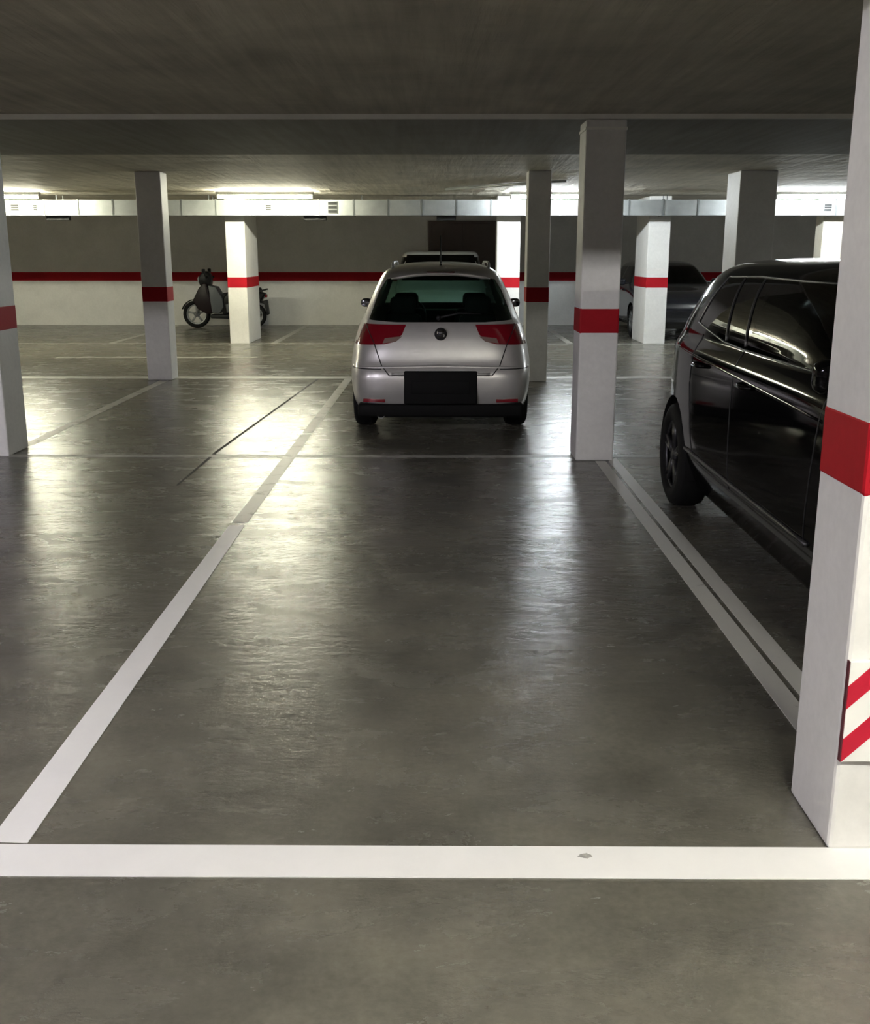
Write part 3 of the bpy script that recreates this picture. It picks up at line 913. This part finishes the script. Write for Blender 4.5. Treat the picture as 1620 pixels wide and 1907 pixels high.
# ------------------------------------------------------------------ scooter
def scooter(loc, rz):
    t = empty('scooter', loc, rz)        # local +x is forward
    def whl(x, r, w):
        ty = lathe('wheel', [(-w, r * 0.74), (-w, r * 0.9), (-w * 0.5, r), (w * 0.5, r), (w, r * 0.9), (w, r * 0.74)], (x, 0, r), M['rubber'], t, 'Y', 32)
        bm = bmesh.new()
        bm_lathe(bm, [(-w * 0.7, r * 0.76), (w * 0.7, r * 0.76), (w * 0.7, r * 0.66), (-w * 0.7, r * 0.66)], (x, 0, r), 'Y', 32)
        bm_lathe(bm, [(-w * 0.9, r * 0.2), (w * 0.9, r * 0.2)], (x, 0, r), 'Y', 16, False)
        for k in range(5):
            a = 2 * pi * k / 5 + 0.3
            bm_tube(bm, [(x, 0, r), (x + r * 0.7 * cos(a), 0, r + r * 0.7 * sin(a))], 0.024, 6)
        from_bm('rim', bm, M['rim'], ty, True)
        return ty
    RF, RR = 0.30, 0.27
    whl(0.62, RF, 0.055); whl(-0.66, RR, 0.06)
    # fork legs and fender
    for s in (-1, 1):
        tube('fork_leg', [(0.62, s * 0.075, RF), (0.47, s * 0.075, 0.62)], 0.022, M['rim'], t, 8)
    bm = bmesh.new()
    for k in range(9):
        a = R(20 + 17 * k)
        for s, w in ((-1, 0.085), (1, 0.085)):
            bm.verts.new((0.62 + 0.335 * cos(a), s * w, RF + 0.335 * sin(a)))
    bm.verts.ensure_lookup_table()
    for k in range(8):
        bm.faces.new([bm.verts[i] for i in (2 * k, 2 * k + 1, 2 * k + 3, 2 * k + 2)])
    f = from_bm('front_fender', bm, M['scoot'], t, True)
    f.modifiers.new('thick', 'SOLIDIFY').thickness = 0.015
    # side profile prisms with rounded edges
    def prof(name, pts, w, mat, r=0.02, taper=None):
        bm = bmesh.new()
        A = [bm.verts.new((x, -w / 2, z)) for x, z in pts]
        B = [bm.verts.new((x, w / 2, z)) for x, z in pts]
        bm.faces.new(A); bm.faces.new(B[::-1])
        for i in range(len(pts)):
            bm.faces.new((A[i], B[i], B[(i + 1) % len(pts)], A[(i + 1) % len(pts)]))
        bmesh.ops.recalc_face_normals(bm, faces=bm.faces)
        bmesh.ops.bevel(bm, geom=list(bm.edges), offset=r, segments=3, affect='EDGES', profile=0.5)
        return from_bm(name, bm, M[mat], t, True)
    prof('front_shield', [(0.56, 0.42), (0.66, 0.60), (0.52, 0.86), (0.42, 0.98), (0.33, 0.98), (0.30, 0.80), (0.22, 0.50), (0.20, 0.34), (0.34, 0.30)], 0.38, 'scoot_red', 0.03)
    prof('leg_shield', [(0.30, 0.93), (0.14, 0.90), (0.0, 0.66), (-0.02, 0.46), (0.08, 0.32), (0.24, 0.34)], 0.40, 'scoot_grey', 0.02)
    prof('footboard', [(0.28, 0.22), (0.28, 0.30), (-0.12, 0.30), (-0.20, 0.26), (-0.16, 0.20)], 0.36, 'dark', 0.02)
    prof('rear_body', [(0.02, 0.28), (-0.01, 0.66), (-0.12, 0.80), (-0.30, 0.78), (-0.80, 0.80), (-0.95, 0.74), (-0.78, 0.52), (-0.40, 0.40)], 0.34, 'scoot', 0.035)
    prof('side_panel', [(-0.08, 0.34), (-0.06, 0.52), (-0.36, 0.58), (-0.48, 0.46), (-0.34, 0.36)], 0.37, 'scoot_grey', 0.015)
    prof('seat', [(0.0, 0.70), (0.02, 0.76), (-0.30, 0.80), (-0.42, 0.86), (-0.82, 0.88), (-0.84, 0.80), (-0.36, 0.72)], 0.30, 'cloth', 0.03)
    prof('headlight_cowl', [(0.50, 0.92), (0.53, 1.08), (0.42, 1.24), (0.30, 1.22), (0.24, 1.10), (0.26, 0.92)], 0.26, 'scoot', 0.03)
    hl = lathe('headlight', [(-0.01, 0.07), (0.02, 0.066), (0.035, 0.03)], (0.525, 0, 1.05), M['clear'], t, 'X', 20, False)
    hb_ = tube('handlebar', [(0.30, -0.36, 1.10), (0.34, -0.20, 1.12), (0.36, 0, 1.08), (0.34, 0.20, 1.12), (0.30, 0.36, 1.10)], 0.016, M['dark'], t, 8)
    for s in (-1, 1):
        tube('grip', [(0.305, s * 0.25, 1.115), (0.29, s * 0.38, 1.10)], 0.021, M['rubber'], hb_, 8)
        m_ = tube('mirror_stem', [(0.34, s * 0.22, 1.12), (0.36, s * 0.28, 1.21)], 0.008, M['dark'], t, 6)
        rbox('mirror', (0.36, s * 0.30, 1.24), (0.05, 0.15, 0.09), M['dark'], m_, 0.014)
    prof('grab_rail', [(-0.74, 0.80), (-0.96, 0.86), (-0.97, 0.83), (-0.78, 0.77)], 0.26, 'dark', 0.01)
    prof('rear_fender', [(-0.78, 0.56), (-0.96, 0.62), (-1.0, 0.30), (-0.95, 0.28), (-0.90, 0.52)], 0.16, 'dark', 0.012)
    rbox('tail_light', (-0.945, 0, 0.70), (0.05, 0.16, 0.07), M['lamp'], t, 0.015)
    tube('exhaust', [(-0.2, -0.15, 0.24), (-0.45, -0.19, 0.24), (-0.50, -0.19, 0.25), (-0.88, -0.19, 0.33)], [0.02, 0.025, 0.055, 0.05], M['rim'], t, 12)
    tube('swing_arm', [(-0.2, 0.12, 0.28), (-0.66, 0.12, RR)], 0.045, M['dark'], t, 8)
    for s in (-1, 1):
        tube('centre_stand', [(-0.22, s * 0.10, 0.24), (-0.30, s * 0.16, 0.012)], 0.013, M['rim'], t, 8)
    return tag(t, 'dark scooter leaning by the far wall, half hidden behind a white pillar', 'scooter')
scooter((-4.78, 23.45, 0), pi)
